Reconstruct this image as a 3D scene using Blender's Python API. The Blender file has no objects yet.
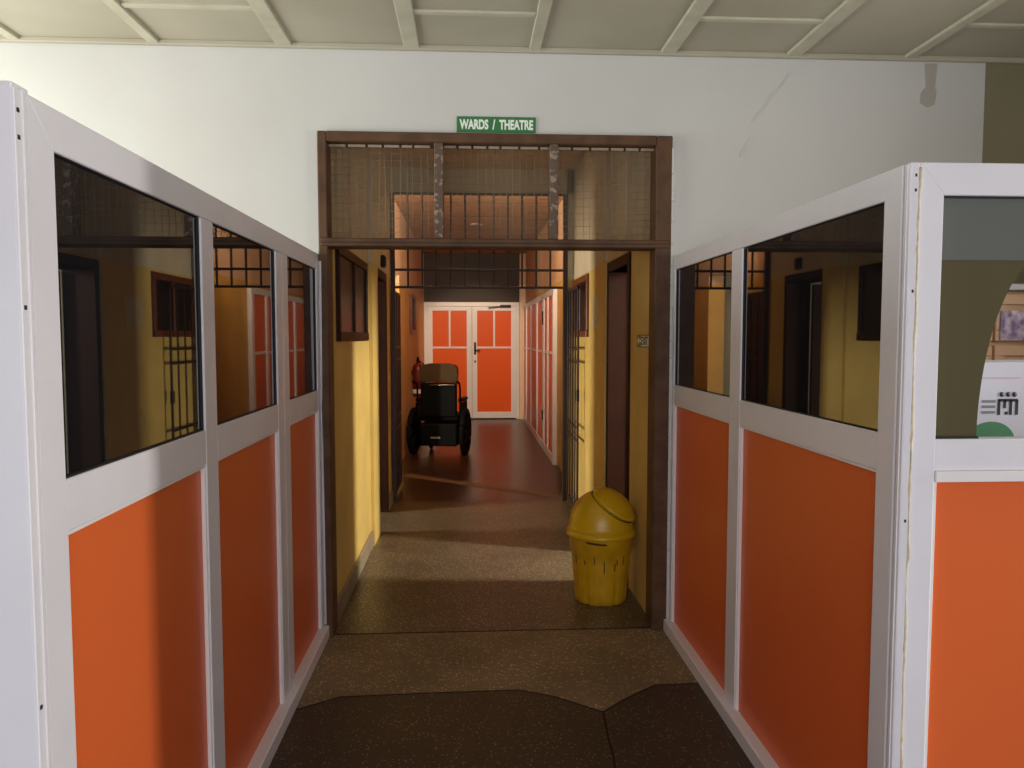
import bpy, bmesh, math, random
from mathutils import Vector, Matrix
random.seed(7)
SC = bpy.context.scene
COL = SC.collection
PI = math.pi

# ------------------------------------------------------------------ helpers
def lin(c):
    return tuple((x/255/12.92 if x/255 <= .04045 else ((x/255+.055)/1.055)**2.4) for x in c) + (1.,)

def mat(name, rgb, rough=.5, metal=0., spec=.5, coat=0., ior=None, noise=None, bump=None, grime=None):
    m = bpy.data.materials.new(name); m.use_nodes = True
    nt = m.node_tree; b = nt.nodes['Principled BSDF']
    b.inputs['Base Color'].default_value = lin(rgb)
    b.inputs['Roughness'].default_value = rough
    b.inputs['Metallic'].default_value = metal
    b.inputs['Specular IOR Level'].default_value = spec
    if ior: b.inputs['IOR'].default_value = ior
    if coat:
        b.inputs['Coat Weight'].default_value = coat
        b.inputs['Coat Roughness'].default_value = .08
    geo = nt.nodes.new('ShaderNodeNewGeometry')
    if noise:
        sc, amt, rgb2 = noise
        n = nt.nodes.new('ShaderNodeTexNoise'); n.inputs['Scale'].default_value = sc
        n.inputs['Detail'].default_value = 6
        nt.links.new(geo.outputs['Position'], n.inputs['Vector'])
        r = nt.nodes.new('ShaderNodeMapRange')
        r.inputs['From Min'].default_value = .38; r.inputs['From Max'].default_value = .7
        r.inputs['To Max'].default_value = amt
        nt.links.new(n.outputs['Fac'], r.inputs['Value'])
        x = nt.nodes.new('ShaderNodeMix'); x.data_type = 'RGBA'
        x.inputs['A'].default_value = lin(rgb); x.inputs['B'].default_value = lin(rgb2)
        nt.links.new(r.outputs['Result'], x.inputs['Factor'])
        nt.links.new(x.outputs['Result'], b.inputs['Base Color'])
    if bump:
        sc, st = bump
        n = nt.nodes.new('ShaderNodeTexNoise'); n.inputs['Scale'].default_value = sc
        n.inputs['Detail'].default_value = 4
        nt.links.new(geo.outputs['Position'], n.inputs['Vector'])
        u = nt.nodes.new('ShaderNodeBump'); u.inputs['Strength'].default_value = st
        u.inputs['Distance'].default_value = .01
        nt.links.new(n.outputs['Fac'], u.inputs['Height'])
        nt.links.new(u.outputs['Normal'], b.inputs['Normal'])
    return m

def terrazzo(name, base, mid, chip, scale, rough, chipfrac=.15):
    m = bpy.data.materials.new(name); m.use_nodes = True
    nt = m.node_tree; b = nt.nodes['Principled BSDF']; L = nt.links
    geo = nt.nodes.new('ShaderNodeNewGeometry')
    v = nt.nodes.new('ShaderNodeTexVoronoi'); v.inputs['Scale'].default_value = scale
    L.new(geo.outputs['Position'], v.inputs['Vector'])
    sep = nt.nodes.new('ShaderNodeSeparateColor'); L.new(v.outputs['Color'], sep.inputs['Color'])
    cr = nt.nodes.new('ShaderNodeValToRGB'); cr.color_ramp.interpolation = 'CONSTANT'
    e = cr.color_ramp.elements
    e[0].position = 0; e[0].color = lin(base)
    e[1].position = .5; e[1].color = lin(mid)
    k = e.new(1-chipfrac); k.color = lin(chip)
    L.new(sep.outputs['Red'], cr.inputs['Fac'])
    # chips shrink towards the middle of their cell
    d = nt.nodes.new('ShaderNodeMapRange')
    d.inputs['From Min'].default_value = .32; d.inputs['From Max'].default_value = .5
    L.new(v.outputs['Distance'], d.inputs['Value'])
    x = nt.nodes.new('ShaderNodeMix'); x.data_type = 'RGBA'
    L.new(d.outputs['Result'], x.inputs['Factor'])
    L.new(cr.outputs['Color'], x.inputs['A']); x.inputs['B'].default_value = lin(base)
    n = nt.nodes.new('ShaderNodeTexNoise'); n.inputs['Scale'].default_value = 2.3; n.inputs['Detail'].default_value = 5
    L.new(geo.outputs['Position'], n.inputs['Vector'])
    r = nt.nodes.new('ShaderNodeMapRange'); r.inputs['From Min'].default_value = .35; r.inputs['From Max'].default_value = .7
    r.inputs['To Min'].default_value = .75; r.inputs['To Max'].default_value = 1.15
    L.new(n.outputs['Fac'], r.inputs['Value'])
    y = nt.nodes.new('ShaderNodeVectorMath'); y.operation = 'SCALE'
    L.new(x.outputs['Result'], y.inputs[0]); L.new(r.outputs['Result'], y.inputs['Scale'])
    L.new(y.outputs['Vector'], b.inputs['Base Color'])
    b.inputs['Roughness'].default_value = rough
    return m

def two_tone(name, low, high, z):
    """wall paint: one colour up to height z, another above it"""
    m = mat(name, low, .55, bump=(40, .08))
    nt = m.node_tree; b = nt.nodes['Principled BSDF']
    geo = nt.nodes.new('ShaderNodeNewGeometry'); s = nt.nodes.new('ShaderNodeSeparateXYZ')
    nt.links.new(geo.outputs['Position'], s.inputs[0])
    c = nt.nodes.new('ShaderNodeMath'); c.operation = 'GREATER_THAN'; c.inputs[1].default_value = z
    nt.links.new(s.outputs['Z'], c.inputs[0])
    x = nt.nodes.new('ShaderNodeMix'); x.data_type = 'RGBA'
    x.inputs['A'].default_value = lin(low); x.inputs['B'].default_value = lin(high)
    nt.links.new(c.outputs[0], x.inputs['Factor'])
    n = nt.nodes.new('ShaderNodeTexNoise'); n.inputs['Scale'].default_value = 3; n.inputs['Detail'].default_value = 6
    nt.links.new(geo.outputs['Position'], n.inputs['Vector'])
    r = nt.nodes.new('ShaderNodeMapRange'); r.inputs['From Min'].default_value = .3; r.inputs['From Max'].default_value = .7
    r.inputs['To Min'].default_value = .86; r.inputs['To Max'].default_value = 1.05
    nt.links.new(n.outputs['Fac'], r.inputs['Value'])
    y = nt.nodes.new('ShaderNodeVectorMath'); y.operation = 'SCALE'
    nt.links.new(x.outputs['Result'], y.inputs[0]); nt.links.new(r.outputs['Result'], y.inputs['Scale'])
    nt.links.new(y.outputs['Vector'], b.inputs['Base Color'])
    return m

class MB:
    """collects shapes in world coordinates; build() links them as ONE mesh object"""
    def __init__(s): s.bm = bmesh.new()
    def box(s, x0, x1, y0, y1, z0, z1, bev=0., seg=1):
        t = bmesh.new()
        bmesh.ops.create_cube(t, size=1)
        for v in t.verts:
            v.co = Vector((x0+(v.co.x+.5)*(x1-x0), y0+(v.co.y+.5)*(y1-y0), z0+(v.co.z+.5)*(z1-z0)))
        if bev > 0:
            bmesh.ops.bevel(t, geom=t.edges[:], offset=bev, segments=seg, affect='EDGES', profile=.5)
        s._merge(t); return s
    def _merge(s, t, M=None):
        if M is not None: bmesh.ops.transform(t, matrix=M, verts=t.verts)
        me = bpy.data.meshes.new('tmp'); t.to_mesh(me); t.free()
        s.bm.from_mesh(me); bpy.data.meshes.remove(me)
    def tube(s, pts, r, n=8, closed=False):
        pts = [Vector(p) for p in pts]; rings = []
        N = len(pts)
        for i, p in enumerate(pts):
            if closed: d = pts[(i+1) % N]-pts[i-1]
            else: d = pts[min(i+1, N-1)]-pts[max(i-1, 0)]
            d.normalize()
            up = Vector((0, 0, 1)) if abs(d.z) < .9 else Vector((0, 1, 0))
            a = d.cross(up).normalized(); b = a.cross(d)
            rr = r[i] if isinstance(r, (list, tuple)) else r
            rings.append([s.bm.verts.new(p+(a*math.cos(2*PI*k/n)+b*math.sin(2*PI*k/n))*rr) for k in range(n)])
        for i in range(N if closed else N-1):
            A, B = rings[i], rings[(i+1) % N]
            for k in range(n):
                f = s.bm.faces.new((A[k], A[(k+1) % n], B[(k+1) % n], B[k])); f.smooth = True
        if not closed:
            s.bm.faces.new(rings[0][::-1]); s.bm.faces.new(rings[-1])
        return s
    def lathe(s, prof, c, n=32, M=None, fn=None):
        t = bmesh.new(); rings = []
        for (r, z) in prof:
            if r < 1e-5: rings.append([t.verts.new((0, 0, z))])
            else:
                ring = []
                for k in range(n):
                    a = 2*PI*k/n; q = r*(fn(a, z) if fn else 1)
                    ring.append(t.verts.new((q*math.cos(a), q*math.sin(a), z)))
                rings.append(ring)
        for A, B in zip(rings, rings[1:]):
            for k in range(n):
                k2 = (k+1) % n
                if len(A) == 1 and len(B) == 1: continue
                if len(A) == 1: f = t.faces.new((A[0], B[k2], B[k]))
                elif len(B) == 1: f = t.faces.new((A[k], A[k2], B[0]))
                else: f = t.faces.new((A[k], A[k2], B[k2], B[k]))
                f.smooth = True
        X = Matrix.Translation(c) @ (M if M is not None else Matrix.Identity(4))
        s._merge(t, X); return s
    def prism(s, poly, a, b, axis='z'):
        def P(u, v, w):
            return {'z': (u, v, w), 'y': (u, w, v), 'x': (w, u, v)}[axis]
        A = [s.bm.verts.new(P(u, v, a)) for u, v in poly]; B = [s.bm.verts.new(P(u, v, b)) for u, v in poly]
        s.bm.faces.new(A); s.bm.faces.new(B[::-1])
        n = len(poly)
        for k in range(n): s.bm.faces.new((A[k], B[k], B[(k+1) % n], A[(k+1) % n]))
        return s
    def build(s, name, m, parent=None):
        root = parent
        while root is not None and root.parent is not None: root = root.parent
        if root is not None:
            bmesh.ops.transform(s.bm, matrix=root.matrix_basis.inverted(), verts=s.bm.verts)
        bmesh.ops.recalc_face_normals(s.bm, faces=s.bm.faces)
        me = bpy.data.meshes.new(name); s.bm.to_mesh(me); s.bm.free()
        me.materials.append(m)
        o = bpy.data.objects.new(name, me); COL.objects.link(o)
        if parent is not None: o.parent = parent
        return o

def thing(name, label, cat, loc, group=None):
    o = bpy.data.objects.new(name, None); COL.objects.link(o)
    o.empty_display_size = .1
    o.location = loc; o.matrix_basis = Matrix.Translation(loc)
    o['label'] = label; o['category'] = cat
    if group: o['group'] = group
    return o
def tag(o, label, cat, group=None):
    o['label'] = label; o['category'] = cat
    if group: o['group'] = group
    return o
def struct(mb, name, m, parent=None):
    o = mb.build(name, m, parent)
    if parent is None: o['kind'] = 'structure'
    return o

def text_obj(name, body, size, M, m, parent, width=None, bold=0., depth=.0008):
    """flat raised lettering as a mesh; M maps text x/y/normal to world"""
    cu = bpy.data.curves.new(name, 'FONT'); cu.body = body; cu.size = size
    cu.align_x = 'CENTER'; cu.align_y = 'CENTER'; cu.extrude = depth; cu.offset = bold
    o = bpy.data.objects.new(name, cu); COL.objects.link(o)
    bpy.context.view_layer.update()
    dg = bpy.context.evaluated_depsgraph_get()
    me = bpy.data.meshes.new_from_object(o.evaluated_get(dg))
    bpy.data.objects.remove(o)
    xs = [v.co.x for v in me.vertices]; ys = [v.co.y for v in me.vertices]
    w = max(xs)-min(xs); k = (width/w) if width else 1
    cx = (max(xs)+min(xs))/2; cy = (max(ys)+min(ys))/2
    root = parent
    while root.parent is not None: root = root.parent
    for v in me.vertices:
        v.co = root.matrix_basis.inverted() @ (M @ Vector(((v.co.x-cx)*k, v.co.y-cy, v.co.z)))
    me.materials.clear(); me.materials.append(m)
    q = bpy.data.objects.new(name, me); COL.objects.link(q); q.parent = parent
    return q

# ------------------------------------------------------------------ materials
M_white = mat('white_paint', (203, 202, 197), .6, noise=(1.3, .5, (191, 189, 182)), bump=(60, .03))
M_ceil = mat('ceiling_board', (176, 170, 150), .7, noise=(1.6, .6, (156, 149, 128)))
M_batten = mat('ceiling_batten', (190, 186, 164), .6, noise=(8, .5, (164, 156, 130)))
M_corr = two_tone('corridor_paint', (212, 182, 104), (206, 194, 168), 2.09)
M_far = two_tone('far_corridor_paint', (206, 160, 78), (214, 176, 140), 2.2)
M_boards = mat('corridor_ceiling_board', (196, 158, 118), .6, noise=(2, .6, (176, 138, 100)))
M_hall = mat('hall_paint', (140, 134, 118), .7)
M_alu = mat('aluminium', (231, 229, 233), .34, .0, .6, noise=(5, .35, (217, 215, 219)))
M_bead = mat('aluminium_bead', (236, 233, 230), .28, .0, .6)
M_seal = mat('rubber_seal', (24, 22, 20), .6)
M_orange = mat('orange_laminate', (226, 106, 52), .36, 0, .4, noise=(.9, .4, (220, 98, 46)))
M_orange2 = mat('deep_orange_laminate', (230, 96, 30), .4, 0, .2)
M_glass = mat('tinted_glass', (24, 25, 28), .015, 0, .5, ior=2.1)
M_oglass = mat('olive_tinted_glass', (92, 86, 62), .03, 0, .5, ior=1.6)
M_wood = mat('brown_painted_timber', (94, 66, 44), .55, 0, .3, noise=(9, .8, (66, 44, 28)), bump=(30, .25))
M_peel = mat('peeling_brown_paint', (88, 66, 50), .6, noise=(48, 1., (140, 123, 108)), bump=(60, .4))
M_dwood = mat('dark_red_brown_timber', (46, 20, 9), .5, 0, .15, noise=(6, .6, (34, 15, 7)))
M_redwood = mat('red_stained_timber', (104, 50, 26), .4)
M_iron = mat('dark_steel', (44, 26, 20), .5)
M_dpane = mat('dark_window_pane', (32, 27, 20), .3, 0, .25)
_r = [n for n in M_peel.node_tree.nodes if n.type == 'MAP_RANGE'][0]; _r.inputs['From Min'].default_value = .56; _r.inputs['From Max'].default_value = .62
M_wire = mat('galvanised_wire', (146, 132, 110), .5)
M_green = mat('sign_green', (50, 116, 60), .4)
M_signw = mat('sign_white', (232, 240, 228), .5)
M_signd = mat('sign_dark', (28, 38, 32), .5)
M_base = mat('skirting_cement', (150, 136, 112), .5, noise=(6, .6, (120, 106, 84)))
M_yel = mat('yellow_plastic', (206, 158, 20), .36, noise=(7, .7, (164, 120, 16)))
M_yel2 = mat('yellow_plastic_lid', (206, 162, 22), .3, noise=(5, .4, (184, 142, 18)))
M_dirt = mat('dried_dirt', (70, 48, 14), .8)
M_blk = mat('black_vinyl', (6, 5, 4), .6, 0, .12)
M_rub = mat('black_rubber', (9, 8, 8), .7, 0, .15)
M_olive = mat('olive_brown_vinyl', (70, 52, 26), .6, 0, .2)
M_chrome = mat('chrome', (190, 190, 190), .25, 1.)
M_red = mat('extinguisher_red', (104, 20, 18), .3)
M_cabw = mat('light_brown_wood', (206, 168, 132), .5, noise=(4, .5, (190, 150, 114)))
M_carton = mat('white_card', (204, 202, 210), .55)
M_ink = mat('black_ink', (26, 26, 30), .5)
M_leaf = mat('print_green', (66, 128, 84), .5)
M_purple = mat('print_purple', (120, 96, 140), .5, noise=(26, 1., (222, 206, 220)))
M_greyink = mat('grey_print', (120, 120, 128), .5)
M_pink = mat('pink_print', (196, 160, 172), .5)
M_strip = mat('pale_floor_strip', (128, 112, 88), .5)
M_paper = mat('yellowed_paper', (214, 202, 172), .7, noise=(50, 1., (184, 166, 130)))
M_litwall = mat('lit_wall_cream', (232, 206, 168), .5)
M_thall = terrazzo('dark_terrazzo', (58, 46, 33), (74, 58, 42), (146, 122, 92), 115, .5, .12)
M_tpatch = terrazzo('worn_terrazzo_patch', (124, 106, 76), (154, 134, 102), (182, 154, 114), 66, .6, .2)
M_tcorr = terrazzo('speckled_terrazzo', (88, 74, 56), (122, 106, 83), (180, 162, 136), 105, .36, .24)
M_tfar = terrazzo('red_brown_terrazzo', (60, 38, 24), (68, 44, 29), (80, 54, 37), 80, .3, .15)
M_joint = mat('floor_joint_dirt', (22, 17, 11), .8)
M_stain = mat('water_stain', (172, 167, 155), .8)

def screen_mat():
    m = bpy.data.materials.new('dusty_gauze'); m.use_nodes = True
    nt = m.node_tree; b = nt.nodes['Principled BSDF']
    b.inputs['Base Color'].default_value = lin((140, 124, 100)); b.inputs['Roughness'].default_value = .9
    t = nt.nodes.new('ShaderNodeBsdfTransparent'); x = nt.nodes.new('ShaderNodeMixShader')
    x.inputs[0].default_value = .16
    nt.links.new(t.outputs[0], x.inputs[1]); nt.links.new(b.outputs[0], x.inputs[2])
    nt.links.new(x.outputs[0], nt.nodes['Material Output'].inputs['Surface'])
    return m
M_gauze = screen_mat()

# ------------------------------------------------------------------ dimensions
YW = 3.92            # face of the white wall
ZC = 3.0             # hall ceiling
ZK = 3.1             # corridor ceiling
XL, XR = -.73, .985   # corridor walls
XL2, XR2 = -.84, 1.06
YG = 7.12            # security grille
YE = 14.3            # end doors
HX0, HX1, HY0 = -3.3, 3.6, -1.6

# ------------------------------------------------------------------ floors
edge = [(-3.3, 3.08), (-.712, 3.13), (-.561, 3.226), (-.175, 3.241), (.219, 3.247), (.369, 3.173), (.549, 3.031), (.663, 3.138), (.823, 3.261), (1.05, 3.269), (3.6, 3.27)]
struct(MB().prism([(HX0, HY0)]+[(HX1, HY0)]+edge[::-1], -.1, 0), 'floor_hall', M_thall)
struct(MB().prism(edge+[(HX1, 3.93), (HX0, 3.93)], -.1, 0), 'floor_patch', M_tpatch)
struct(MB().box(-1.2, 1.3, 3.93, 7.12, -.1, 0), 'floor_corridor', M_tcorr)
struct(MB().box(-1.9, 1.3, 7.12, 15.2, -.1, 0), 'floor_far', M_tfar)
b = MB()
for (p, q) in zip(edge, edge[1:]):
    p, q = Vector((*p, 0)), Vector((*q, 0)); n = (q-p).cross(Vector((0, 0, 1))).normalized()*.004
    b.prism([(p-n)[:2], (p+n)[:2], (q+n)[:2], (q-n)[:2]], -.004, .0008)
jag = [(.549, 3.031), (.542, 2.93), (.532, 2.82), (.53, 2.72), (.518, 2.6), (.5, 2.3), (.49, 2.0)]
for (p, q) in zip(jag, jag[1:]):
    p, q = Vector((*p, 0)), Vector((*q, 0)); n = (q-p).cross(Vector((0, 0, 1))).normalized()*.004
    b.prism([(p-n)[:2], (p+n)[:2], (q+n)[:2], (q-n)[:2]], -.004, .0008)
struct(b, 'trim_floor_joint', M_joint)
struct(MB().box(-.75, 1.04, 3.92, 3.93, -.01, .0012), 'trim_threshold', M_joint)
struct(MB().prism([(-.72, 8.42), (-.70, 8.62), (.93, 7.30), (.93, 7.14)], -.01, .002), 'trim_floor_strip', M_strip)  # pale strip slanting across the floor

# ------------------------------------------------------------------ white wall with the doorway
DX0, DX1, DZ = -.75, 1.04, 2.572
w = MB()
w.box(HX0, DX0, YW, YW+.13, 0, ZC); w.box(DX1, 2.70, YW, YW+.13, 0, ZC); w.box(DX0, DX1, YW, YW+.13, DZ, ZC)
wf = struct(w, 'wall_front', M_white)
struct(MB().box(2.70, HX1, YW, YW+.13, 0, ZC), 'wall_front_right', mat('olive_wall_shade', (134, 126, 98), .7, noise=(2, .6, (122, 114, 86))))  # shade at the right end of the white wall, put into its colour
# peeling paint flakes and the drip stain of the white wall
b = MB()
for (x, z, l, a, wd) in [(1.62, 2.87, .09, 1.0, .007), (1.56, 2.80, .07, .8, .006), (1.44, 2.55, .09, 1.05, .02), (1.41, 2.5, .05, 1.2, .02), (1.49, 2.70, .12, .9, .005)]:
    dx, dz = math.cos(a)*l/2, math.sin(a)*l/2; nx, nz = -math.sin(a)*wd/2, math.cos(a)*wd/2
    b.prism([(x-dx, z-dz), (x-dx*.3+nx, z-dz*.3+nz), (x+dx*.6+nx*.6, z+dz*.6+nz*.6), (x+dx, z+dz), (x+dx*.2-nx, z+dz*.2-nz)], YW-.004, YW+.002, 'y')
b.build('paint_flake', M_white, wf)
b = MB()
P = [(2.37, 2.97), (2.44, 2.97), (2.43, 2.85), (2.44, 2.82), (2.43, 2.76), (2.39, 2.745), (2.35, 2.77), (2.355, 2.82), (2.38, 2.85)]
b.prism(P, YW-.0012, YW+.002, 'y'); b.build('drip_stain', M_stain, wf)

# hall shell: side walls with window openings, back wall with a wide opening
def wall_x(name, x0, x1, y0, y1, z1, holes, m):
    """wall in the plane x, holes = [(ya, yb, za, zb)] sorted by y, not overlapping"""
    b = MB(); y = y0
    for (ya, yb, za, zb) in holes:
        if ya > y: b.box(x0, x1, y, ya, 0, z1)
        if za > 0: b.box(x0, x1, ya, yb, 0, za)
        if zb < z1: b.box(x0, x1, ya, yb, zb, z1)
        y = yb
    if y < y1: b.box(x0, x1, y, y1, 0, z1)
    return struct(b, name, m)
wall_x('wall_left', HX0-.15, HX0, HY0, YW+.13, ZC, [(1.7, 3.6, .95, 2.62)], M_hall)
wall_x('wall_right', HX1, HX1+.15, HY0, YW+.13, ZC, [(1.5, 1.76, .1, 2.4)], M_hall)
b = MB(); b.box(HX0-.15, -1.8, HY0-.15, HY0, 0, ZC); b.box(2.2, HX1+.15, HY0-.15, HY0, 0, ZC); b.box(-1.8, 2.2, HY0-.15, HY0, 2.5, ZC)
struct(b, 'wall_back', M_hall)

# hall ceiling and its battens
struct(MB().box(HX0-.15, HX1+.15, HY0-.15, YW+.13, ZC, ZC+.1), 'ceiling', M_ceil)
bx = [-2.84, -2.19, -1.535, -.905, -.28, .335, 1.013, 1.664, 2.275, 2.93]
k = 1
for i, x in enumerate(bx):
    wd = .028 if i in (0, 1, 2, 5, 8) else .038
    struct(MB().box(x-wd, x+wd, HY0, YW-.0, ZC-.016, ZC+.005, .003), 'trim_%d' % k, M_batten); k += 1
for i in range(len(bx)-1):
    for y in ([3.5, 2.3, 1.1, -.1] if i % 2 == 0 else [2.9, 1.7, .5]):
        struct(MB().box(bx[i]+.03, bx[i+1]-.03, y-.018, y+.018, ZC-.010, ZC+.005, .003), 'trim_%d' % k, M_batten); k += 1
struct(MB().box(HX0, HX1, YW-.028, YW, ZC-.024, ZC+.004, .006), 'trim_%d' % k, M_ceil); k += 1

# ------------------------------------------------------------------ corridor shell
Y0 = 4.02
wl = wall_x('wall_corridor_left', XL-.2, XL, YW+.13, 7.25, ZK, [(6.02, 6.70, 0, 2.03)], M_corr)
wr = wall_x('wall_corridor_right', XR, XR+.2, YW+.13, 7.25, ZK, [(4.67, 5.3, 0, 2.0)], M_corr)
# the pilaster beside the right door and the one beside the left door
struct(MB().box(XR-.022, XR+.02, 5.36, 5.52, 0, ZK), 'wall_pilaster_right', M_corr)
struct(MB().box(XL-.02, XL+.025, 5.62, 5.98, 0, ZK), 'wall_pilaster_left', M_corr)
wall_x('wall_far_left', XL2-.2, XL2, 7.25, YE+.4, ZK, [(8.45, 9.3, 0, 2.3)], M_far)  # unseen opening added to let fill light into the far corridor
wall_x('wall_far_right', XR2, XR2+.2, 7.25, YE+.4, ZK, [], M_far)
b = MB(); b.box(XL2-.2, XL2+.005, YE-.02, YE+.4, 0, ZK);  b.box(XL2, .945, YE+.12, YE+.4, 0, ZK)
struct(b, 'wall_end', M_far)
struct(MB().box(.95, XR2, YE-.02, YE+.4, 0, 2.52), 'wall_end_return', M_litwall)  # strip of end wall in strong light, its brightness put into the colour
struct(MB().box(.95, XR2, YE-.015, YE+.4, 2.52, ZK), 'wall_end_return_upper', M_far)
struct(MB().box(-1.2, 1.4, YW+.13, YE+.5, ZK, ZK+.1), 'ceiling_corridor', M_boards)
b = MB()
for y in (7.9, 8.9, 9.9, 11.1, 12.3): b.box(XL2, XR2, y-.012, y+.012, ZK-.002, ZK+.01)
struct(b, 'trim_corridor_ceiling', mat('board_joint', (112, 84, 58), .7))
struct(MB().box(XL, XL+.018, YW+.13, 5.62, 0, .115, .004), 'baseboard_left', M_base)
struct(MB().box(XL, XL+.018, 6.74, 7.1, 0, .115, .004), 'baseboard_left_far', M_base)
struct(MB().box(XR-.012, XR, 5.52, 7.1, 0, .1, .004), 'baseboard_right', M_base)
struct(MB().box(XL-.1, XR+.1, 7.13, 7.24, 2.88, ZK+.02), 'wall_lintel', M_corr)
struct(MB().box(.915, XR+.1, 7.13, 7.27, 0, ZK), 'wall_pilaster_grille', M_corr)

# side doors: timber linings of the two doorways in the corridor and open leaves
def side_door(n, xa, xb, y0, y1, z1, leaf_x, m):
    fr = MB()
    fr.box(xa, xb, y0-.07, y0, 0, z1+.07, .004); fr.box(xa, xb, y1-.005, y1+.05, 0, z1+.07, .004); fr.box(xa, xb, y0, y1, z1, z1+.07, .004)
    d = struct(fr, 'door_%d' % n, m)
    xs = sorted(leaf_x)
    lf = MB().box(xs[0], xs[1], y1-.045, y1-.008, .01, z1-.01, .003).build('door_leaf', m, d)
    MB().tube([((xs[0]+xs[1])/2-.2, y1-.07, 1.02), ((xs[0]+xs[1])/2-.1, y1-.07, 1.02)], .009).build('door_handle', M_chrome, lf)
    return d
side_door(1, XR-.012, XR+.21, 4.67, 5.3, 2.0, (XR+.215, XR+.85), M_dwood)
side_door(2, XL-.21, XL+.012, 6.02, 6.70, 2.03, (XL-.215, XL-.85), M_dwood)
# rooms beside the corridor, only their backs
struct(MB().box(3.55, 3.65, 4.05, 7.25, 0, ZK).box(XR+.2, 3.65, 7.15, 7.25, 0, ZK).box(XR+.2, 3.65, 4.05, 7.25, ZK, ZK+.1).box(XR+.2, 3.65, 4.05, 7.25, -.1, 0), 'wall_room_right', M_hall)
struct(MB().box(-3.45, -3.35, 4.05, 9.6, 0, ZK).box(-3.45, XL2-.2, 9.5, 9.6, 0, ZK).box(-3.45, -1.0, 4.05, 9.6, ZK, ZK+.1).box(-3.45, -1.9, 4.05, 9.6, -.1, 0).box(-1.9, XL-.2, 4.05, 7.1, -.1, 0), 'wall_room_left', M_hall)

# corridor windows
def side_window(n, face, s, y0, y1, z0, z1, m, mull):
    """s = +1 when the frame stands out towards +x"""
    def B(b, d0, d1, *r):
        xa, xb = face+s*d0, face+s*d1
        return b.box(min(xa, xb), max(xa, xb), *r)
    f = MB(); t = .055; pr_ = .022
    B(f, -.03, pr_, y0, y1, z1-t, z1, .004); B(f, -.03, pr_+.005, y0, y1, z0, z0+t, .004)
    B(f, -.03, pr_, y0, y0+t, z0+t, z1-t, .004); B(f, -.03, pr_, y1-t, y1, z0+t, z1-t, .004)
    o = struct(f, 'window_%d' % n, m)
    for q in mull:
        mm = MB(); B(mm, -.005, .018, q-.015, q+.015, z0+t, z1-t, .003); mm.build('window_mullion', m, o)
    ys = [y0+t]+list(mull)+[y1-t]
    for a, c in zip(ys, ys[1:]):
        p = MB(); B(p, -.02, .006, a, c, z0+t, z1-t); p.build('window_pane', M_dpane, o)
    return o
side_window(1, XL, 1, 4.24, 5.42, 1.525, 2.065, M_dwood, [4.85])
side_window(2, XR, -1, 6.22, 7.08, 1.55, 2.07, M_redwood, [6.66])

# ------------------------------------------------------------------ door frame with wire transom
fr = thing('door_frame', 'tall brown timber door frame with a wire mesh transom in the white wall', 'door frame', (.15, YW, 0))
fy0, fy1 = 3.885, 4.02
MB().box(DX0, DX0+.045, fy0, fy1, 0, DZ, .005).build('jamb', M_wood, fr)
MB().box(DX1-.083, DX1, fy0, fy1, 0, DZ, .005).build('jamb', M_wood, fr)
MB().box(DX0+.045, DX1-.083, fy0, fy1, 2.522, DZ, .005).build('head', M_wood, fr)
tr = MB().box(DX0+.01, DX1-.01, fy0-.006, fy1, 2.003, 2.046, .005).build('transom_rail', M_wood, fr)
MB().box(DX0+.01, DX1-.01, fy0-.012, fy0-.004, 2.022, 2.028, .002).build('moulding', M_wood, tr)
MB().box(-.172, -.126, fy0+.002, fy1-.03, 2.046, 2.522, .004).build('mullion', M_peel, fr)
MB().box(.412, .456, fy0+.002, fy1-.03, 2.046, 2.522, .004).build('mullion', M_peel, fr)
bays = [(-.705, -.172), (-.126, .412), (.456, .957)]
for (a, c) in bays:
    g = MB()
    n = round((c-a)/.036)
    for i in range(1, n):
        x = a+(c-a)*i/n+random.uniform(-.006, .006)
        g.tube([(x, 3.975, 2.046), (x+random.uniform(-.004, .004), 3.97, 2.28), (x+random.uniform(-.005, .005), 3.975, 2.522)], .0012, 4)
    for i in range(1, 13):
        z = 2.046+i*.0366+random.uniform(-.004, .004)
        g.tube([(a, 3.978, z), ((a+c)/2, 3.974, z+random.uniform(-.003, .003)), (c, 3.978, z)], .0009, 4)
    g.build('wire_mesh', M_wire, fr)
    MB().box(a, c, 3.988, 3.990, 2.046, 2.522).build('gauze', M_gauze, fr)
    # lath that clamps the mesh at the top, pale where the paint has worn
    bt = MB(); x = a+.004
    while x < c-.02:
        l = min(random.uniform(.05, .09), c-.004-x); bt.box(x, x+l, 3.93, 3.94, 2.505, 2.518, .001); x += l+.012
    bt.build('clamping_lath', M_wire, fr)
# rough plaster edge along the right jamb
b = MB(); zz = 0.
while zz < 2.4:
    h = random.uniform(.06, .16); b.box(1.034, 1.047+random.uniform(0, .01), YW-.035, YW+.01, zz, zz+h, .004); zz += h
struct(b, 'trim_plaster_edge', M_white)

# ------------------------------------------------------------------ WARDS / THEATRE sign
sg = thing('direction_sign', 'small green board reading WARDS / THEATRE above the door frame', 'sign', (.14, YW, 2.578))
MB().box(-.058, .342, YW-.008, YW, 2.582, 2.660, .0015).build('sign_board', M_green, sg)
text_obj('lettering', 'WARDS  /  THEATRE', .064, Matrix.Translation((.142, YW-.0085, 2.621)) @ Matrix.Rotation(PI/2, 4, 'X'), M_signw, sg, width=.372, bold=.0026)

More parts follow.
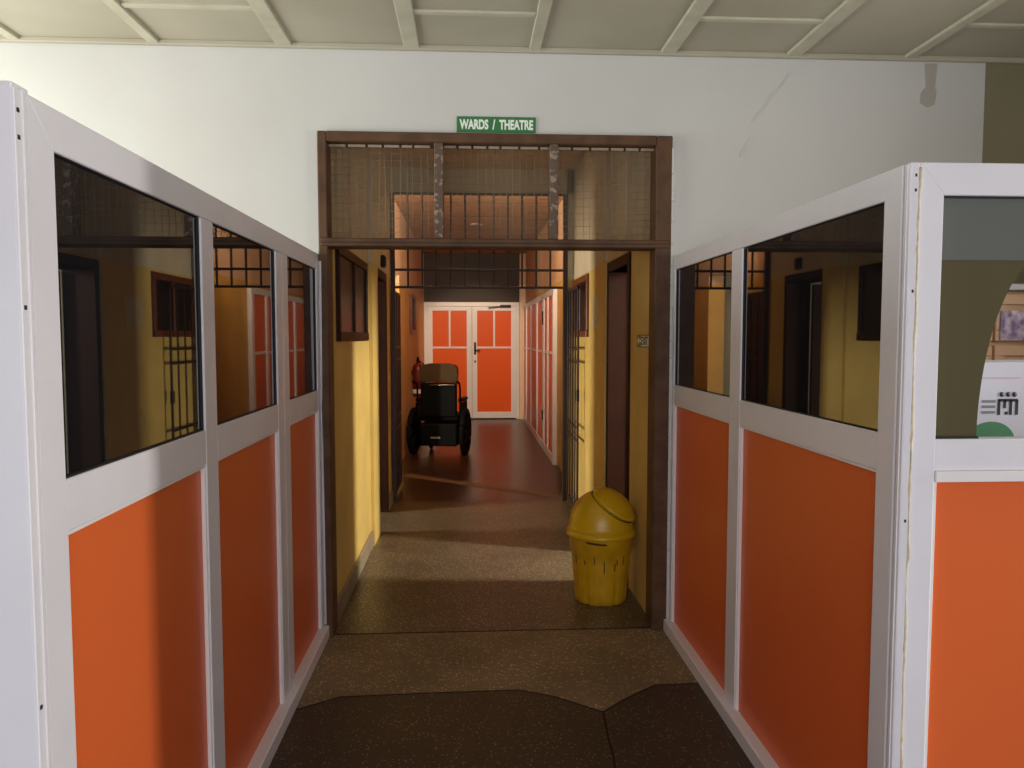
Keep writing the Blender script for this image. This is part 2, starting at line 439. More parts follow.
# ------------------------------------------------------------------ EXIT sign on the right corridor wall
es = thing('exit_sign', 'narrow EXIT sign with an arrow on the yellow corridor wall', 'sign', (XR, 4.18, 1.49))
MB().box(XR-.008, XR, 4.09, 4.385, 1.492, 1.562, .001).build('sign_board', M_green, es)
MB().box(XR-.0095, XR-.007, 4.094, 4.275, 1.499, 1.556).build('white_field', M_signw, es)
Mx = Matrix(((0, 0, -1, XR-.0098), (-1, 0, 0, 4.186), (0, 1, 0, 1.5285), (0, 0, 0, 1)))
text_obj('lettering', 'EXIT', .066, Mx, M_signd, es, width=.155, bold=.0012)
MB().prism([(4.375, 1.528), (4.335, 1.55), (4.335, 1.536), (4.285, 1.536), (4.285, 1.52), (4.335, 1.52), (4.335, 1.506)], XR-.0098, XR-.007, 'x').build('arrow', M_signw, es)

# small paper notice and small box
nt_ = tag(MB().box(XR-.004, XR, 5.76, 6.04, 1.62, 1.86, .0008).build('paper_notice', M_paper), 'faded paper notice on the yellow wall between window and door', 'notice')
bo = thing('wall_box', 'small dark box on the wall above the left corridor door', 'box', (XL, 6.45, 2.13))
MB().box(XL, XL+.035, 6.41, 6.5, 2.13, 2.23, .006).build('box_body', M_dpane, bo)
MB().box(XL+.035, XL+.039, 6.42, 6.49, 2.14, 2.22, .002).build('box_cover', M_seal, bo)

# ------------------------------------------------------------------ booth partitions
class Frame:
    """maps (u along, w outwards, z) to the world"""
    def __init__(s, o, u, n): s.o, s.u, s.n = Vector(o), Vector(u), Vector(n)
    def prism(s, b, poly, w0, w1):
        A = [b.bm.verts.new((*((s.o+s.u*u+s.n*w0)[:2]), z)) for u, z in poly]
        B = [b.bm.verts.new((*((s.o+s.u*u+s.n*w1)[:2]), z)) for u, z in poly]
        b.bm.faces.new(A); b.bm.faces.new(B[::-1]); n = len(poly)
        for k in range(n): b.bm.faces.new((A[k], B[k], B[(k+1) % n], A[(k+1) % n]))
        bmesh.ops.recalc_face_normals(b.bm, faces=b.bm.faces)
        bmesh.ops.bevel(b.bm, geom=b.bm.edges[:], offset=.0022, segments=1, affect='EDGES')
        return b
    def box(s, b, u0, u1, w0, w1, z0, z1, bev=.002):
        p = s.o+s.u*u0+s.n*w0; q = s.o+s.u*u1+s.n*w1
        b.box(min(p.x, q.x), max(p.x, q.x), min(p.y, q.y), max(p.y, q.y), z0, z1, bev); return b

def partition(root, F, L, stiles, bays, zb, zo, zg, zt, top, base_out=.03, base_h=.065, panes=None, bead_low=True):
    T = .05
    sa, sb = stiles[0][1], stiles[-1][0]
    F.prism(MB(), [(0, top), (L, top), (sb, zt), (sa, zt)], -T, 0).build('top_rail', M_alu, root)
    F.box(MB(), 0, L, -T-.005, base_out, 0, base_h, .004).build('base_rail', M_alu, root)
    for (a, c) in stiles[1:-1]: F.box(MB(), a, c, -T+.001, -.0005, base_h, zt, .003).build('stile', M_alu, root)
    F.prism(MB(), [(0, base_h), (sa, base_h), (sa, zt), (0, top)], -T, 0).build('stile', M_alu, root)
    F.prism(MB(), [(sb, base_h), (L, base_h), (L, top), (sb, zt)], -T, 0).build('stile', M_alu, root)
    for i, (a, c) in enumerate(bays):
        F.box(MB(), a, c, -T+.002, -.001, zo, zg, .002).build('mid_rail', M_alu, root)
        pn = F.box(MB(), a, c, -.030, -.016, base_h, zo, 0).build('orange_panel', M_orange, root)
        if panes and panes.get(i): panes[i](root, F, a, c)
        else:
            gl = F.box(MB(), a, c, -.022, -.012, zg, zt, 0).build('glass_pane', M_glass, root)
            b = MB(); t = .0035
            for r in ((a, c, zg, zg+t), (a, c, zt-t*.6, zt), (a, a+t, zg+t, zt-t), (c-t, c, zg+t, zt-t)): F.box(b, r[0], r[1], -.012, -.006, r[2], r[3], .0)
            b.build('seal', M_seal, gl)
        if bead_low:
            b = MB(); t = .009
            for r in ((a, c, zo-t, zo), (a, a+t, base_h, zo-t), (c-t, c, base_h, zo-t)): F.box(b, r[0], r[1], -.016, -.004, r[2], r[3], .0015)
            b.build('bead', M_bead, pn)

def screws(F, u, w, zs):
    b = MB()
    for z in zs:
        F.box(b, u-.0035, u+.0035, w-.001, w+.0015, z-.004, z+.004, .0008)
    return b

# left booth, side facing the passage
XP = -.755
pl = thing('booth_partition', 'left booth wall beside the passage with three orange panels and dark glass', 'partition', (XP, 2.6, 0), )
F = Frame((XP, 1.373, 0), (0, 1, 0), (1, 0, 0))
Y = lambda y: y-1.373
partition(pl, F, YW-1.373-.002,
          [(0, Y(1.457)), (Y(2.217), Y(2.32)), (Y(3.05), Y(3.15)), (Y(3.16), Y(3.245)), (Y(3.845), Y(3.918))],
          [(Y(1.457), Y(2.217)), (Y(2.32), Y(3.05)), (Y(3.245), Y(3.845))], 0, 1.183, 1.283, 1.888, 1.967)
MB().box(XP-.03, XP+.0, 3.148, 3.162, .065, 1.9).build('joint_strip', M_bead, pl)
MB().tube([(XP+.012, 3.895, .07), (XP+.012, 3.897, 1.2), (XP+.012, 3.895, 1.93)], .012, 8).build('edge_pipe', M_alu, pl)
# corner profile
b = MB(); F.box(b, -.0385, -.001, -.012, .0012, 0, 1.966, .0015); F.box(b, -.017, -.010, -.004, .0032, 0, 1.968, .001)
cp = b.build('corner_profile', M_alu, pl)
screws(F, -.029, .0012, [1.93, 1.885, 1.6, .9, .3]).build('screw', M_seal, cp)
# left booth, front
pf = thing('booth_partition', 'pale front wall of the left booth, only its narrow edge stile in view', 'partition', (-1.5, 1.325, 0))
F2 = Frame((-2.5, 1.334, 0), (1, 0, 0), (0, -1, 0))
U = lambda x: x+2.5
partition(pf, F2, U(XP)-.002, [(0, .1), (U(-1.72), U(-1.62)), (U(-.97), U(XP)-.002)], [(.1, U(-1.72)), (U(-1.62), U(-.97))], 0, 1.183, 1.283, 1.888, 1.975)

# right booth, side facing the passage
XQ = 1.05
pr = thing('booth_partition', 'right booth wall beside the passage with two orange panels and dark glass', 'partition', (XQ, 2.9, 0))
G = Frame((XQ, 1.812, 0), (0, 1, 0), (-1, 0, 0))
Y = lambda y: y-1.812
partition(pr, G, YW-1.812-.04, [(0, Y(1.892)), (Y(2.892), Y(3.01)), (Y(3.845), Y(3.88))],
          [(Y(1.892), Y(2.892)), (Y(3.01), Y(3.845))], 0, 1.207, 1.305, 1.892, 1.966)
b = MB(); G.box(b, -.032, -.003, -.0245, -.002, 0, 1.966, .003); G.box(b, -.022, -.012, -.002, .001, 0, 1.962, .0008)
cp = b.build('corner_profile', M_alu, pr)
pts = []; rs = []; zz = .02
while zz < 1.955:
    pts.append((XQ+.0245+random.uniform(-.002, .002), 1.781, zz)); rs.append(random.choice([.0018, .0026, .0034, .0045])); zz += random.uniform(.012, .05)
MB().tube(pts, rs, 6).build('sealant', M_paper, cp)
b = MB()
for z in (1.935, 1.90, 1.66, 1.1): b.box(XQ+.012, XQ+.018, 1.7795, 1.783, z-.004, z+.004, .0008)
b.build('screw', M_seal, cp)

# right booth, front, with the arched cut-out in its glass
AX, AW, AH = 1.43, .176, .46
def arch_pane(root, F, a, c):
    x0, x1 = F.o.x+a, F.o.x+c; z0, z1 = 1.30, 1.89
    arc = [(AX-AW*math.cos(t), z0+AH*math.sin(t)) for t in [PI*i/40 for i in range(41)]]
    g = MB(); ya, yb = F.o.y+.022, F.o.y+.030
    bm = g.bm
    # left and right halves around the arch
    def strip(pts_out, pts_in):
        A = [[bm.verts.new((x, y, z)) for (x, z) in pts] for pts in (pts_out, pts_in) for y in (ya, yb)]
        o0, o1, i0, i1 = A
        for k in range(len(pts_out)-1):
            bm.faces.new((o0[k], o0[k+1], i0[k+1], i0[k])); bm.faces.new((o1[k], i1[k], i1[k+1], o1[k+1]))
            bm.faces.new((i0[k], i0[k+1], i1[k+1], i1[k])); bm.faces.new((o0[k], o1[k], o1[k+1], o0[k+1]))
    out = []
    for i, (x, z) in enumerate(arc):
        t = PI*i/40; dx, dz = -math.cos(t), math.sin(t)
        cx = (x0+x1)/2
        sx = ((x0-AX)/dx if dx < 0 else (x1-AX)/dx) if abs(dx) > 1e-6 else 1e9
        sz = (z1-z0)/dz if dz > 1e-6 else 1e9
        s_ = min(sx, sz); out.append((AX+dx*s_, z0+dz*s_))
    # insert exact corners
    def corner(pts, inn, cx, cz):
        best = min(range(len(pts)), key=lambda i: (pts[i][0]-cx)**2+(pts[i][1]-cz)**2); pts[best] = (cx, cz)
    corner(out, arc, x0, z1); corner(out, arc, x1, z1)
    strip(out, arc)
    gl = g.build('glass_pane', M_oglass, root)
    MB().box(x0, x1, F.o.y+.0195, F.o.y+.022, 1.737, z1).build('upper_reflection', mat('grey_reflection', (106, 109, 104), .12), gl)  # grey band painted in for the reflection in the upper glass
    b = MB(); t = .005
    for r in ((a, c, z1-t, z1), (a, a+t, z0, z1), (c-t, c, z0, z1), (a, U3(AX-AW), z0, z0+t), (U3(AX+AW), c, z0, z0+t)): F.box(b, r[0], r[1], -.022, -.013, r[2], r[3], 0)
    b.build('seal', M_seal, gl)
pq = thing('booth_partition', 'front wall of the right booth with an arched opening cut in its glass', 'partition', (1.8, 1.78, 0))
F3 = Frame((XQ+.026, 1.782, 0), (1, 0, 0), (0, -1, 0))
U3 = lambda x: x-XQ-.026
partition(pq, F3, U3(2.75), [(0, U3(1.137)), (U3(1.79), U3(1.88)), (U3(2.67), U3(2.75))], [(U3(1.137), U3(1.79)), (U3(1.88), U3(2.67))],
          0, 1.222, 1.30, 1.89, 1.966, panes={0: arch_pane})
for x0, x1 in ((1.137, 1.79),):
    MB().box(x0, x1, 1.774, 1.783, 1.196, 1.222, .001).build('glazing_strip', M_bead, pq)

# ------------------------------------------------------------------ inside the right booth
ct = thing('booth_counter', 'pale counter shelf behind the arched opening of the right booth', 'counter', (1.9, 2.0, 0))
MB().box(1.15, 2.7, 1.85, 2.5, 1.19, 1.225, .004).build('counter_top', M_carton, ct)
for x in (1.2, 2.63): MB().box(x, x+.04, 1.95, 2.45, 0, 1.19, .003).build('support', M_alu, ct)
cb = thing('wood_cabinet', 'light brown panelled wooden cupboard at the back of the right booth', 'cabinet', (2.45, 3.6, 0))
MB().box(1.74, 3.16, 3.45, 3.9, 0, 1.767, .004).build('carcass', M_cabw, cb)
MB().box(1.72, 3.18, 3.40, 3.9, 1.767, 1.796, .004).build('cabinet_top', M_carton, cb)
for i in range(4):
    x0 = 1.76+i*.345
    for (z0, z1) in ((.08, .75), (.78, 1.51), (1.53, 1.75)):
        d = MB()
        d.box(x0, x0+.335, 3.432, 3.45, z0, z1, .003)
        dd = d.build('cabinet_door', M_cabw, cb)
        b = MB(); t = .05
        for r in ((x0, x0+.335, z0, z0+t), (x0, x0+.335, z1-t, z1), (x0, x0+t, z0+t, z1-t), (x0+.335-t, x0+.335, z0+t, z1-t)): b.box(r[0], r[1], 3.418, 3.433, r[2], r[3], .004)
        b.build('door_moulding', M_cabw, dd)
fl = MB().box(2.47, 2.72, 3.412, 3.417, 1.535, 1.672).build('flyer', M_purple); tag(fl, 'purple and white flyer stuck on the wooden cupboard', 'flyer')
cx0, cx1, cz0, cz1, cy = 1.44, 2.0, 1.226, 1.475, 2.2
bxo = thing('printed_carton', 'white printed carton with a black emblem on the booth counter', 'box', (1.78, 2.3, cz0))
MB().box(cx0, cx1, cy, cy+.2, cz0, cz1, .003).build('carton_body', M_carton, bxo)
b = MB(); yq = cy-.0012
for k_ in range(3): b.lathe([(0, 0), (.0075, 0), (.0075, .001), (0, .001)], (1.604+k_*.020, yq, 1.377), 16, Matrix.Rotation(PI/2, 4, 'X'))
def bar(b, x0, x1, z0, z1): b.box(x0, x1, yq, cy+.001, z0, z1)
for x in (1.592, 1.610, 1.629, 1.648): bar(b, x, x+.009, 1.315 if x != 1.610 else 1.335, 1.36)
bar(b, 1.594, 1.655, 1.355, 1.364); bar(b, 1.6155, 1.6245, 1.316, 1.325)
b.build('emblem', M_ink, bxo)
b = MB()
for z in (1.352, 1.336, 1.319): bar(b, 1.543, 1.585, z, z+.008)
b.build('print_lines', M_greyink, bxo)
b = MB(); bar(b, 1.52, 1.66, 1.425, 1.428); b.build('print_rule', M_pink, bxo)
b = MB(); b.prism([(1.575+.075*math.cos(t), 1.235+.06*math.sin(t)) for t in [PI*i/20 for i in range(21)]], yq, cy+.001, 'y')
b.build('green_print', M_leaf, bxo)

# ------------------------------------------------------------------ swing-top litter bin
BX, BY = .775, 4.40
bn = thing('litter_bin', 'round yellow swing-top plastic bin by the right door jamb', 'bin', (BX, BY, 0))
def ribs(a, z):
    return 1-(.03+.05*max(0, 1-z/.12))*max(0, math.cos(a*11))**5*(1 if z < .30 else 0)
prof = [(0, .012), (.13, .012), (.146, 0), (.15, .004), (.153, .05), (.163, .15), (.172, .25), (.176, .295), (.183, .305), (.188, .385), (.19, .395), (.178, .395), (.16, .2), (.145, .03), (0, .03)]
MB().lathe(prof, (BX, BY, 0), 88, fn=ribs).build('bin_body', M_yel, bn)
lp = [(.196, .388), (.205, .392), (.206, .412), (.196, .418), (.192, .43)]
N = 12
for i in range(N+1):
    t = PI/2*i/N; lp.append((.19*math.cos(t)**.85 if i < N else 0, .43+.215*math.sin(t)))
def lid(a, z): return 1
ld = MB().lathe(lp, (BX, BY, 0), 48).build('bin_lid', M_yel2, bn)
# the swing flap: a tilted shell on the right half of the dome, and the dark gap round it
fp = []
bmf = bmesh.new()
nx_, ny_ = 16, 16
grid = {}
for i in range(nx_+1):
    for j in range(ny_+1):
        u, v = -1+2*i/nx_, -1+2*j/ny_
        # disc coordinates
        du, dv = u*math.sqrt(1-v*v/2), v*math.sqrt(1-u*u/2)
        grid[i, j] = (du, dv)
nrm = Vector((.46, -.30, .90)).normalized()
ax1 = nrm.cross(Vector((0, 0, 1))).normalized(); ax2 = ax1.cross(nrm)
cen = Vector((BX, BY, .43))
vs = {}
for key, (du, dv) in grid.items():
    d = nrm*1.0 + ax1*du*.88 + ax2*dv*.98
    d.normalize()
    p = Vector((d.x*.198+.006, d.y*.197, d.z*.226)) if d.z > 0 else Vector((d.x*.198+.006, d.y*.197, d.z*.05))
    vs[key] = bmf.verts.new(cen+p)
for i in range(nx_):
    for j in range(ny_):
        f = bmf.faces.new((vs[i, j], vs[i+1, j], vs[i+1, j+1], vs[i, j+1])); f.smooth = True
mb = MB(); mb._merge(bmf)
fo = mb.build('swing_flap', M_yel2, bn)
so = fo.modifiers.new('solid', 'SOLIDIFY'); so.thickness = .008; so.offset = 1
ring = [grid[i, 0] for i in range(nx_)]+[grid[nx_, j] for j in range(ny_)]+[grid[nx_-i, ny_] for i in range(nx_)]+[grid[0, ny_-j] for j in range(ny_)]
pts = []
for (du, dv) in ring:
    d = (nrm+ax1*du*.91+ax2*dv*1.01).normalized(); pts.append(cen+Vector((d.x*.193, d.y*.193, d.z*(.219 if d.z > 0 else .05))))
MB().tube(pts, .0035, 6, True).build('flap_gap', M_dirt, fo)
b = MB()
for (a, z, l) in [(-1.95, .30, .05), (-1.62, .27, .07), (-1.25, .255, .045), (-1.16, .275, .03), (-.9, .29, .05), (-2.3, .27, .03), (-2.7, .28, .04), (-1.62, .21, .012)]:
    r0 = .151+.0275*z/.295+.0045
    p0 = (BX+math.cos(a)*(.1532+.09*z*.85), BY+math.sin(a)*(.1532+.09*z*.85), z)
    p1 = (BX+math.cos(a)*(.1532+.09*(z-l)*.85), BY+math.sin(a)*(.1532+.09*(z-l)*.85), z-l)
    MB().tube([p0, p1], .0028, 6).build('dirt_mark', M_dirt, bn)
b = MB(); b.tube([(BX+math.cos(a)*.189, BY+math.sin(a)*.189, .376-.006*math.sin((a+2.1)*3)) for a in [-2.2+.05*i for i in range(14)]], [.002]+[.006]*12+[.002], 6)
b.build('rim_smudge', M_dirt, bn)

# ------------------------------------------------------------------ security grille across the corridor
gr = thing('security_grille', 'dark steel bar grille above head height across the corridor', 'grille', (.1, YG, 0))
GX0, GX1, Z0, Z1 = -.692, .892, 2.01, 2.865
r = .011
MB().box(GX0-.03, GX0+.012, YG-.02, YG+.02, 0, Z1, .003).build('post', M_iron, gr)
MB().box(GX1-.012, GX1+.03, YG-.02, YG+.02, 0, Z1, .003).build('post', M_iron, gr)
for z in (Z0, 2.17, 2.44, Z1): MB().box(GX0, GX1, YG-.012, YG+.012, z-.011, z+.011, .002).build('rail', M_iron, gr)
n = 12
for i in range(1, n):
    x = GX0+(GX1-GX0)*i/n
    MB().box(x-r*.8, x+r*.8, YG-.009, YG+.009, Z0, Z1, .002).build('bar', M_iron, gr)
def leaf(name, label, x, y0, y1, m):
    t = thing(name, label, 'gate', (x, (y0+y1)/2, 0))
    f = MB()
    f.box(x-.008, x+.008, y0, y0+.022, .04, 1.99, .002); f.box(x-.008, x+.008, y1-.022, y1, .04, 1.99, .002)
    f.box(x-.008, x+.008, y0, y1, 1.96, 1.99, .002); f.box(x-.008, x+.008, y0, y1, .04, .075, .002)
    f.build('gate_frame', m, t)
    for z in (1.45, 1.33, .77, .66): MB().box(x-.007, x+.007, y0+.022, y1-.022, z-.011, z+.011, .002).build('cross_bar', m, t)
    for i in range(1, 4):
        y = y0+(y1-y0)*i/4; MB().box(x-.006, x+.006, y-.007, y+.007, .06, 1.97, .001).build('upright', m, t)
    MB().box(x-.012, x+.012, y0+.0, y0+.045, 1.0, 1.1, .003).build('lock_box', m, t)
    if x < 0: MB().box(x-.005, x-.002, y0+.01, y1-.01, .06, 1.97).build('sheet_panel', m, t)
    return t
leaf('gate_leaf', 'dark barred gate leaf swung back against the right yellow wall', XR-.06, 6.42, 7.09, M_iron)
leaf('gate_leaf', 'dark barred gate leaf folded along the left wall before the extinguisher', XL2+.13, 7.16, 7.9, M_iron)

# ------------------------------------------------------------------ far end: double doors, side partition
dd = thing('double_door', 'orange double door with pale frames at the end of the corridor', 'door', (.05, YE, 0))
EX0, EX1, EZ = -.835, .945, 2.2
b = MB(); b.box(EX0, EX0+.06, YE-.02, YE+.06, 0, EZ, .004); b.box(EX1-.06, EX1, YE-.02, YE+.06, 0, EZ, .004); b.box(EX0+.06, EX1-.06, YE-.02, YE+.06, 2.12, EZ, .004)
b.build('door_frame', M_alu, dd)
MB().box(EX0, EX1, YE-.005, YE+.05, EZ, ZK).build('transom_board', mat('dark_brown_board', (52, 38, 26), .6), dd)
XM = .055
for (a, c, s_) in ((EX0+.06, XM-.003, 0), (XM+.003, EX1-.06, 1)):
    st = .095
    f = MB(); f.box(a, a+st, YE, YE+.045, .02, 2.12, .003); f.box(c-st, c, YE, YE+.045, .02, 2.12, .003)
    f.box(a+st, c-st, YE, YE+.045, 2.04, 2.12, .003); f.box(a+st, c-st, YE, YE+.045, .02, .14, .003)
    f.box(a+st, c-st, YE+.004, YE+.04, 1.335, 1.37, .003)
    f.box((a+c)/2-.018, (a+c)/2+.018, YE+.004, YE+.04, 1.37, 2.04, .003)
    lf = f.build('door_leaf', M_alu, dd)
    MB().box(a+st, (a+c)/2-.018, YE+.015, YE+.03, 1.37, 2.04).build('upper_panel', M_orange2, lf)
    MB().box((a+c)/2+.018, c-st, YE+.015, YE+.03, 1.37, 2.04).build('upper_panel', M_orange2, lf)
    MB().box(a+st, c-st, YE+.015, YE+.03, .14, 1.335).build('lower_panel', M_orange2, lf)
    if s_:
        h = MB(); h.box(a+.035, a+.075, YE-.012, YE+.002, 1.22, 1.45, .004); h.tube([(a+.055, YE-.02, 1.3), (a+.055, YE-.05, 1.3), (a+.15, YE-.05, 1.3)], .01, 8)
        h.build('handle', M_seal, lf)
        MB().box(a+.04, a+.07, YE-.008, YE+.002, 1.07, 1.11, .004).build('keyhole', M_seal, lf)
        h = MB(); h.box(c-.3, c-.1, YE-.045, YE, 2.10, 2.15, .006); h.tube([(c-.28, YE-.05, 2.12), (c-.52, YE-.09, 2.1)], .011, 6)
        h.build('door_closer', M_seal, lf)
# aluminium partition along the right side of the far corridor
ps = thing('aluminium_partition', 'far orange partition with pale frames on the right of the corridor', 'partition', (XR2, 11.7, 0))
xa, xb = XR2-.05, XR2-.002
MB().box(xa, xb, 9.1, 14.26, 2.06, 2.14, .003).build('top_rail', M_alu, ps)
MB().box(xa, xb, 9.1, 14.26, 0, .1, .003).build('base_rail', M_alu, ps)
sy = [9.1, 9.75, 10.25, 10.36, 11.3, 12.4, 13.4, 14.16]
for y in sy: MB().box(xa-.004, xb, y, y+.1, .1, 2.06, .003).build('stile', M_alu, ps)
for y, y2 in zip(sy, sy[1:]):
    if y2-y < .2: continue
    MB().box(xa+.012, xb-.01, y+.1, y2, .1, 1.335).build('lower_panel', M_orange, ps)
    MB().box(xa+.012, xb-.01, y+.1, y2, 1.37, 2.06).build('upper_panel', M_orange, ps)
    MB().box(xa+.002, xb-.01, y+.1, y2, 1.335, 1.37, .002).build('mid_rail', M_alu, ps)
h = MB(); h.box(xa-.018, xa, 10.3, 10.36, 1.72, 1.9, .004); h.box(xa-.018, xa, 10.3, 10.36, .42, .55, .004); h.build('hinge', M_seal, ps)
# notice board and extinguisher on the far left wall
nb = thing('notice_board', 'dark red framed board on the far left corridor wall', 'board', (XL2, 11.2, 1.6))
b = MB()
for r_ in ((10.85, 11.75, 1.60, 1.66), (10.85, 11.75, 2.10, 2.16), (10.85, 10.91, 1.66, 2.1), (11.69, 11.75, 1.66, 2.1)): b.box(XL2, XL2+.035, *r_, .003)
b.build('board_frame', M_redwood, nb)
MB().box(XL2, XL2+.015, 10.91, 11.69, 1.66, 2.10).build('board_face', M_dwood, nb)
fe = thing('fire_extinguisher', 'dark red fire extinguisher hanging on the left wall above the wheelchair', 'extinguisher', (XL2+.12, 11.15, .70))
ex, ey = XL2+.095, 11.15
MB().lathe([(0, .68), (.07, .68), (.082, .70), (.082, 1.08), (.07, 1.13), (.03, 1.17), (.024, 1.2), (0, 1.2)], (ex, ey, 0), 24).build('cylinder_body', M_red, fe)
b = MB(); b.box(ex-.02, ex+.02, ey-.07, ey+.05, 1.2, 1.23, .004); b.box(ex-.012, ex+.012, ey-.1, ey+.02, 1.245, 1.262, .003); b.lathe([(0, 1.2), (.014, 1.2), (.014, 1.26), (0, 1.26)], (ex, ey, 0), 12); b.build('valve_handle', M_blk, fe)
MB().tube([(ex+.02, ey-.03, 1.2), (ex+.08, ey-.05, 1.16), (ex+.1, ey-.03, 1.0), (ex+.095, ey-.02, .82)], .011, 8).build('hose', M_rub, fe)
MB().lathe([(.0835, .73), (.0835, .79)], (ex, ey, 0), 24).build('label_band', M_signw, fe)
MB().box(XL2, XL2+.036, ey-.03, ey+.03, 1.0, 1.06, .003).build('bracket', M_iron, fe)

# ------------------------------------------------------------------ wheelchair seen from behind
WX, WY = -.405, 9.95
wc = thing('wheelchair', 'black wheelchair with an olive-brown backrest parked by the left wall', 'wheelchair', (WX, WY, 0))
bk = MB()
poly = [(-.255, .96), (.255, .96), (.258, 1.14), (.235, 1.185), (.12, 1.205), (-.12, 1.205), (-.235, 1.18), (-.258, 1.14)]
bk.prism([(WX+u, v) for u, v in poly], WY, WY+.09, 'y')
bmesh.ops.bevel(bk.bm, geom=bk.bm.edges[:], offset=.012, segments=2, affect='EDGES')
hr = bk.build('headrest', M_olive, wc)
bk = MB().box(WX-.24, WX+.24, WY+.01, WY+.08, .50, .955, .02, 2); bk.build('backrest', M_blk, wc)
MB().box(WX-.26, WX+.26, WY+.05, WY+.52, .44, .53, .025, 2).build('seat', M_blk, wc)
MB().box(WX-.25, WX+.25, WY-.02, WY+.4, .12, .42, .02, 2).build('battery_case', M_blk, wc)
MB().box(WX-.1, WX+.03, WY-.028, WY-.018, .22, .245, .002).build('rating_plate', M_chrome, wc)
MB().tube([(WX-.12, WY-.012, .925), (WX+.22, WY-.012, .925)], .012, 8).build('cross_tube', M_chrome, wc)
for s_ in (-1, 1):
    x = WX+s_*.285
    MB().tube([(x, WY-.16, .97), (x, WY-.02, .95), (x, WY+.03, .88), (x, WY+.03, .3)], .013, 8).build('back_tube', M_blk, wc)
    MB().tube([(x, WY-.19, .974), (x, WY-.08, .96)], .019, 10).build('push_grip', M_rub, wc)
    MB().box(x-.035, x+.035, WY+.06, WY+.42, .70, .745, .012, 2).build('armrest', M_blk, wc)
    MB().tube([(x, WY+.08, .72), (x, WY+.08, .3), (x, WY+.45, .3), (x, WY+.48, .5), (x, WY+.4, .72)], .012, 8).build('side_frame', M_blk, wc)
    xw = WX+s_*.345
    wh = MB().tube([(xw, WY+.08+.285*math.cos(2*PI*i/40), .305+.285*math.sin(2*PI*i/40)) for i in range(40)], .032, 8, True).build('drive_wheel', M_rub, wc)
    MB().tube([(xw+s_*.03, WY+.08+.25*math.cos(2*PI*i/40), .305+.25*math.sin(2*PI*i/40)) for i in range(40)], .008, 6, True).build('hand_rim', M_blk, wh)
    sp = MB()
    for i in range(6): sp.tube([(xw, WY+.08, .305), (xw, WY+.08+.28*math.cos(2*PI*i/6), .305+.28*math.sin(2*PI*i/6))], [.045, .03], 8)
    sp.lathe([(0, -.03), (.035, -.03), (.035, .03), (0, .03)], (xw, WY+.08, .305), 16, Matrix.Rotation(PI/2, 4, 'Y')); sp.build('spokes', M_blk, wh)
    MB().box(x-.008+s_*.012, x+.008+s_*.012, WY+.0, WY+.45, .42, .69, .005).build('side_guard', M_blk, wc)
    xc = WX+s_*.22
    cs = MB().tube([(xc, WY+.55+.075*math.cos(2*PI*i/20), .095+.075*math.sin(2*PI*i/20)) for i in range(20)], .02, 8, True)
    cs.lathe([(0, -.015), (.06, -.015), (.06, .015), (0, .015)], (xc, WY+.55, .095), 16, Matrix.Rotation(PI/2, 4, 'Y')); cs.build('caster', M_rub, wc)
    MB().tube([(xc, WY+.55, .12), (xc+s_*.04, WY+.5, .2), (xc+s_*.065, WY+.45, .3)], .012, 8).build('caster_fork', M_blk, wc)
    MB().box(xc-.08, xc+.08, WY+.62, WY+.76, .12, .14, .005).build('footplate', M_blk, wc)
    MB().tube([(xc, WY+.46, .45), (xc, WY+.6, .35), (xc, WY+.66, .14)], .011, 8).build('footrest_tube', M_blk, wc)

wc.matrix_basis = Matrix.Translation((WX, WY, 0)) @ Matrix.Rotation(math.radians(-10), 4, 'Z')

# ------------------------------------------------------------------ light
def area(name, loc, target, sx, sy_, power, rgb, spread=None):
    l = bpy.data.lights.new(name, 'AREA'); l.shape = 'RECTANGLE'; l.size = sx; l.size_y = sy_
    l.energy = power; l.color = rgb
    if spread: l.spread = math.radians(spread)
    o = bpy.data.objects.new(name, l); COL.objects.link(o); o.location = loc
    o.rotation_euler = (Vector(target)-Vector(loc)).to_track_quat('-Z', 'Y').to_euler()
    return o
area('window_daylight', (HX0-.02, 2.65, 1.8), (0, 2.75, 2.0), 1.8, 1.6, 108, (.95, 1., .95))
area('doorway_daylight', (HX1+.1, 1.665, 1.35), (0, 1.72, 1.2),   .12, 2.1, 84, (1., .97, .93))
area('entrance_daylight', (.2, HY0-.1, 1.5), (.2, 3, 1.3), 3.6, 2.2, 82, (.94, .93, 1.))
area('right_room_window', (3.3, 4.45, 2.35), (0, 5.1, .5), .22, .9, 215, (1., .93, .80))
area('left_room_window', (-3.2, 6.0, 1.1), (0, 6.25, 1.1), .4, 1.1, 140, (1., .91, .74))
area('far_fill_light', (-1.9, 8.5, 1.7), (1.0, 13.5, 1.9), .8, 1.3, 8, (1., .78, .54))  # added warm fill from an unseen side opening
area('booth_fill_light', (1.9, 1.9, 1.93), (2.3, 3.4, 1.4),   .5, .05, 1, (1., .98, 1.), 120)  # added light without a fixture, brightens the things in the booth
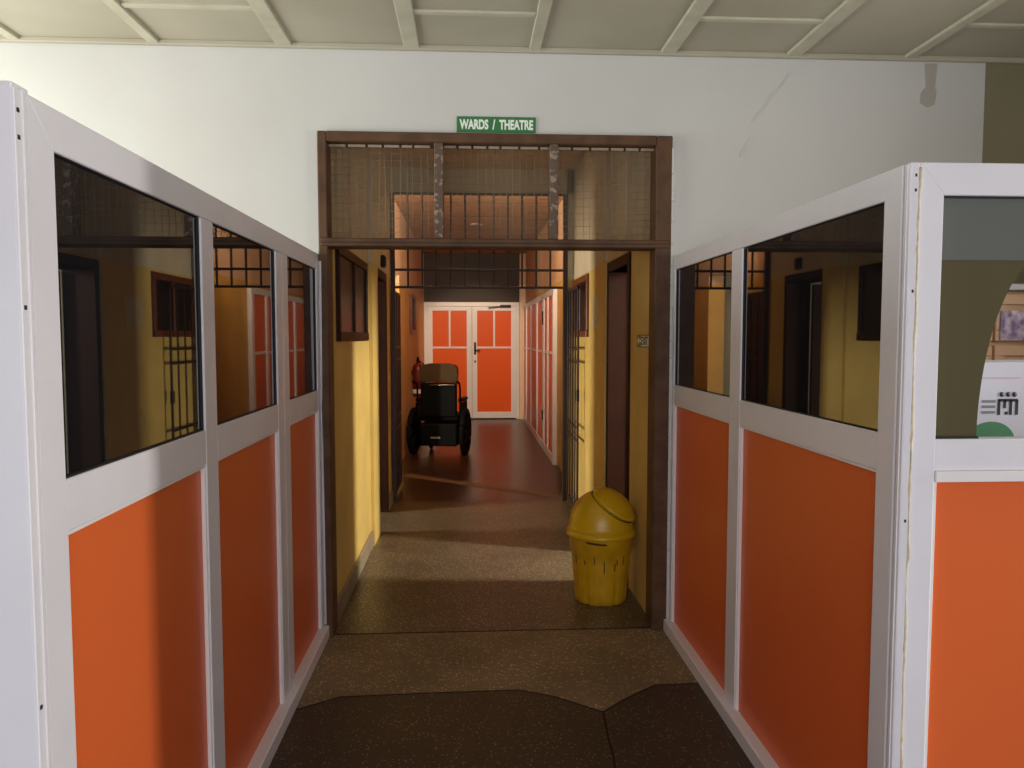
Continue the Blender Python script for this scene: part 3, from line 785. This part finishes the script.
# added fill light and its batten, hidden behind the lintel of the grille
struct(MB().box(-.35, .55, 7.25, 7.27, 2.96, ZK, .003), 'trim_added_fill_batten', M_alu)
area('lintel_fill_light', (.1, 7.285, 3.0), (.1, 10.3, 4.2), .7, .06, 75, (1., .8, .58))
# added spot with a made-up ceiling ring, brightening the end doors
MBd = MB().lathe([(.07, ZK-.012), (.085, ZK-.012), (.085, ZK+.005), (.07, ZK+.005)], (.1, 10.6, 0), 24); struct(MBd, 'trim_added_spot_ring', M_alu)
sl = bpy.data.lights.new('end_fill_spot', 'SPOT'); sl.energy = 300; sl.color = (1., .76, .5); sl.spot_size = math.radians(46); sl.spot_blend = .5; sl.shadow_soft_size = .06
slo = bpy.data.objects.new('end_fill_spot', sl); COL.objects.link(slo); slo.location = (.1, 10.6, ZK-.03)
slo.rotation_euler = (Vector((.1, 14.3, 1.0))-slo.location).to_track_quat('-Z', 'Y').to_euler()
W = bpy.data.worlds.new('sky'); SC.world = W; W.use_nodes = True
W.node_tree.nodes['Background'].inputs['Color'].default_value = (.75, .85, 1., 1); W.node_tree.nodes['Background'].inputs['Strength'].default_value = .3

# ------------------------------------------------------------------ camera
f = 760.
cam = bpy.data.cameras.new('camera'); co = bpy.data.objects.new('camera', cam); COL.objects.link(co)
cam.sensor_width = 36; cam.lens = f/1024*36; cam.clip_start = .02
d = Vector((469-512, 384-337, -f)).normalized(); th = math.atan(47/f)
up = Vector((0, math.cos(th), math.sin(th))); rt = d.cross(up)
co.matrix_world = Matrix(((rt.x, rt.y, rt.z, 0), (d.x, d.y, d.z, 0), (up.x, up.y, up.z, 1.55), (0, 0, 0, 1)))
SC.camera = co
SC.view_settings.view_transform = 'Standard'; SC.view_settings.look = 'None'
SC.view_settings.exposure = 0; SC.view_settings.gamma = 1; SC.view_settings.use_curve_mapping = False
SC.cycles.max_bounces = 8; SC.cycles.diffuse_bounces = 5; SC.cycles.glossy_bounces = 5
SC.cycles.use_denoising = True
SC.cycles.sample_clamp_indirect = 6
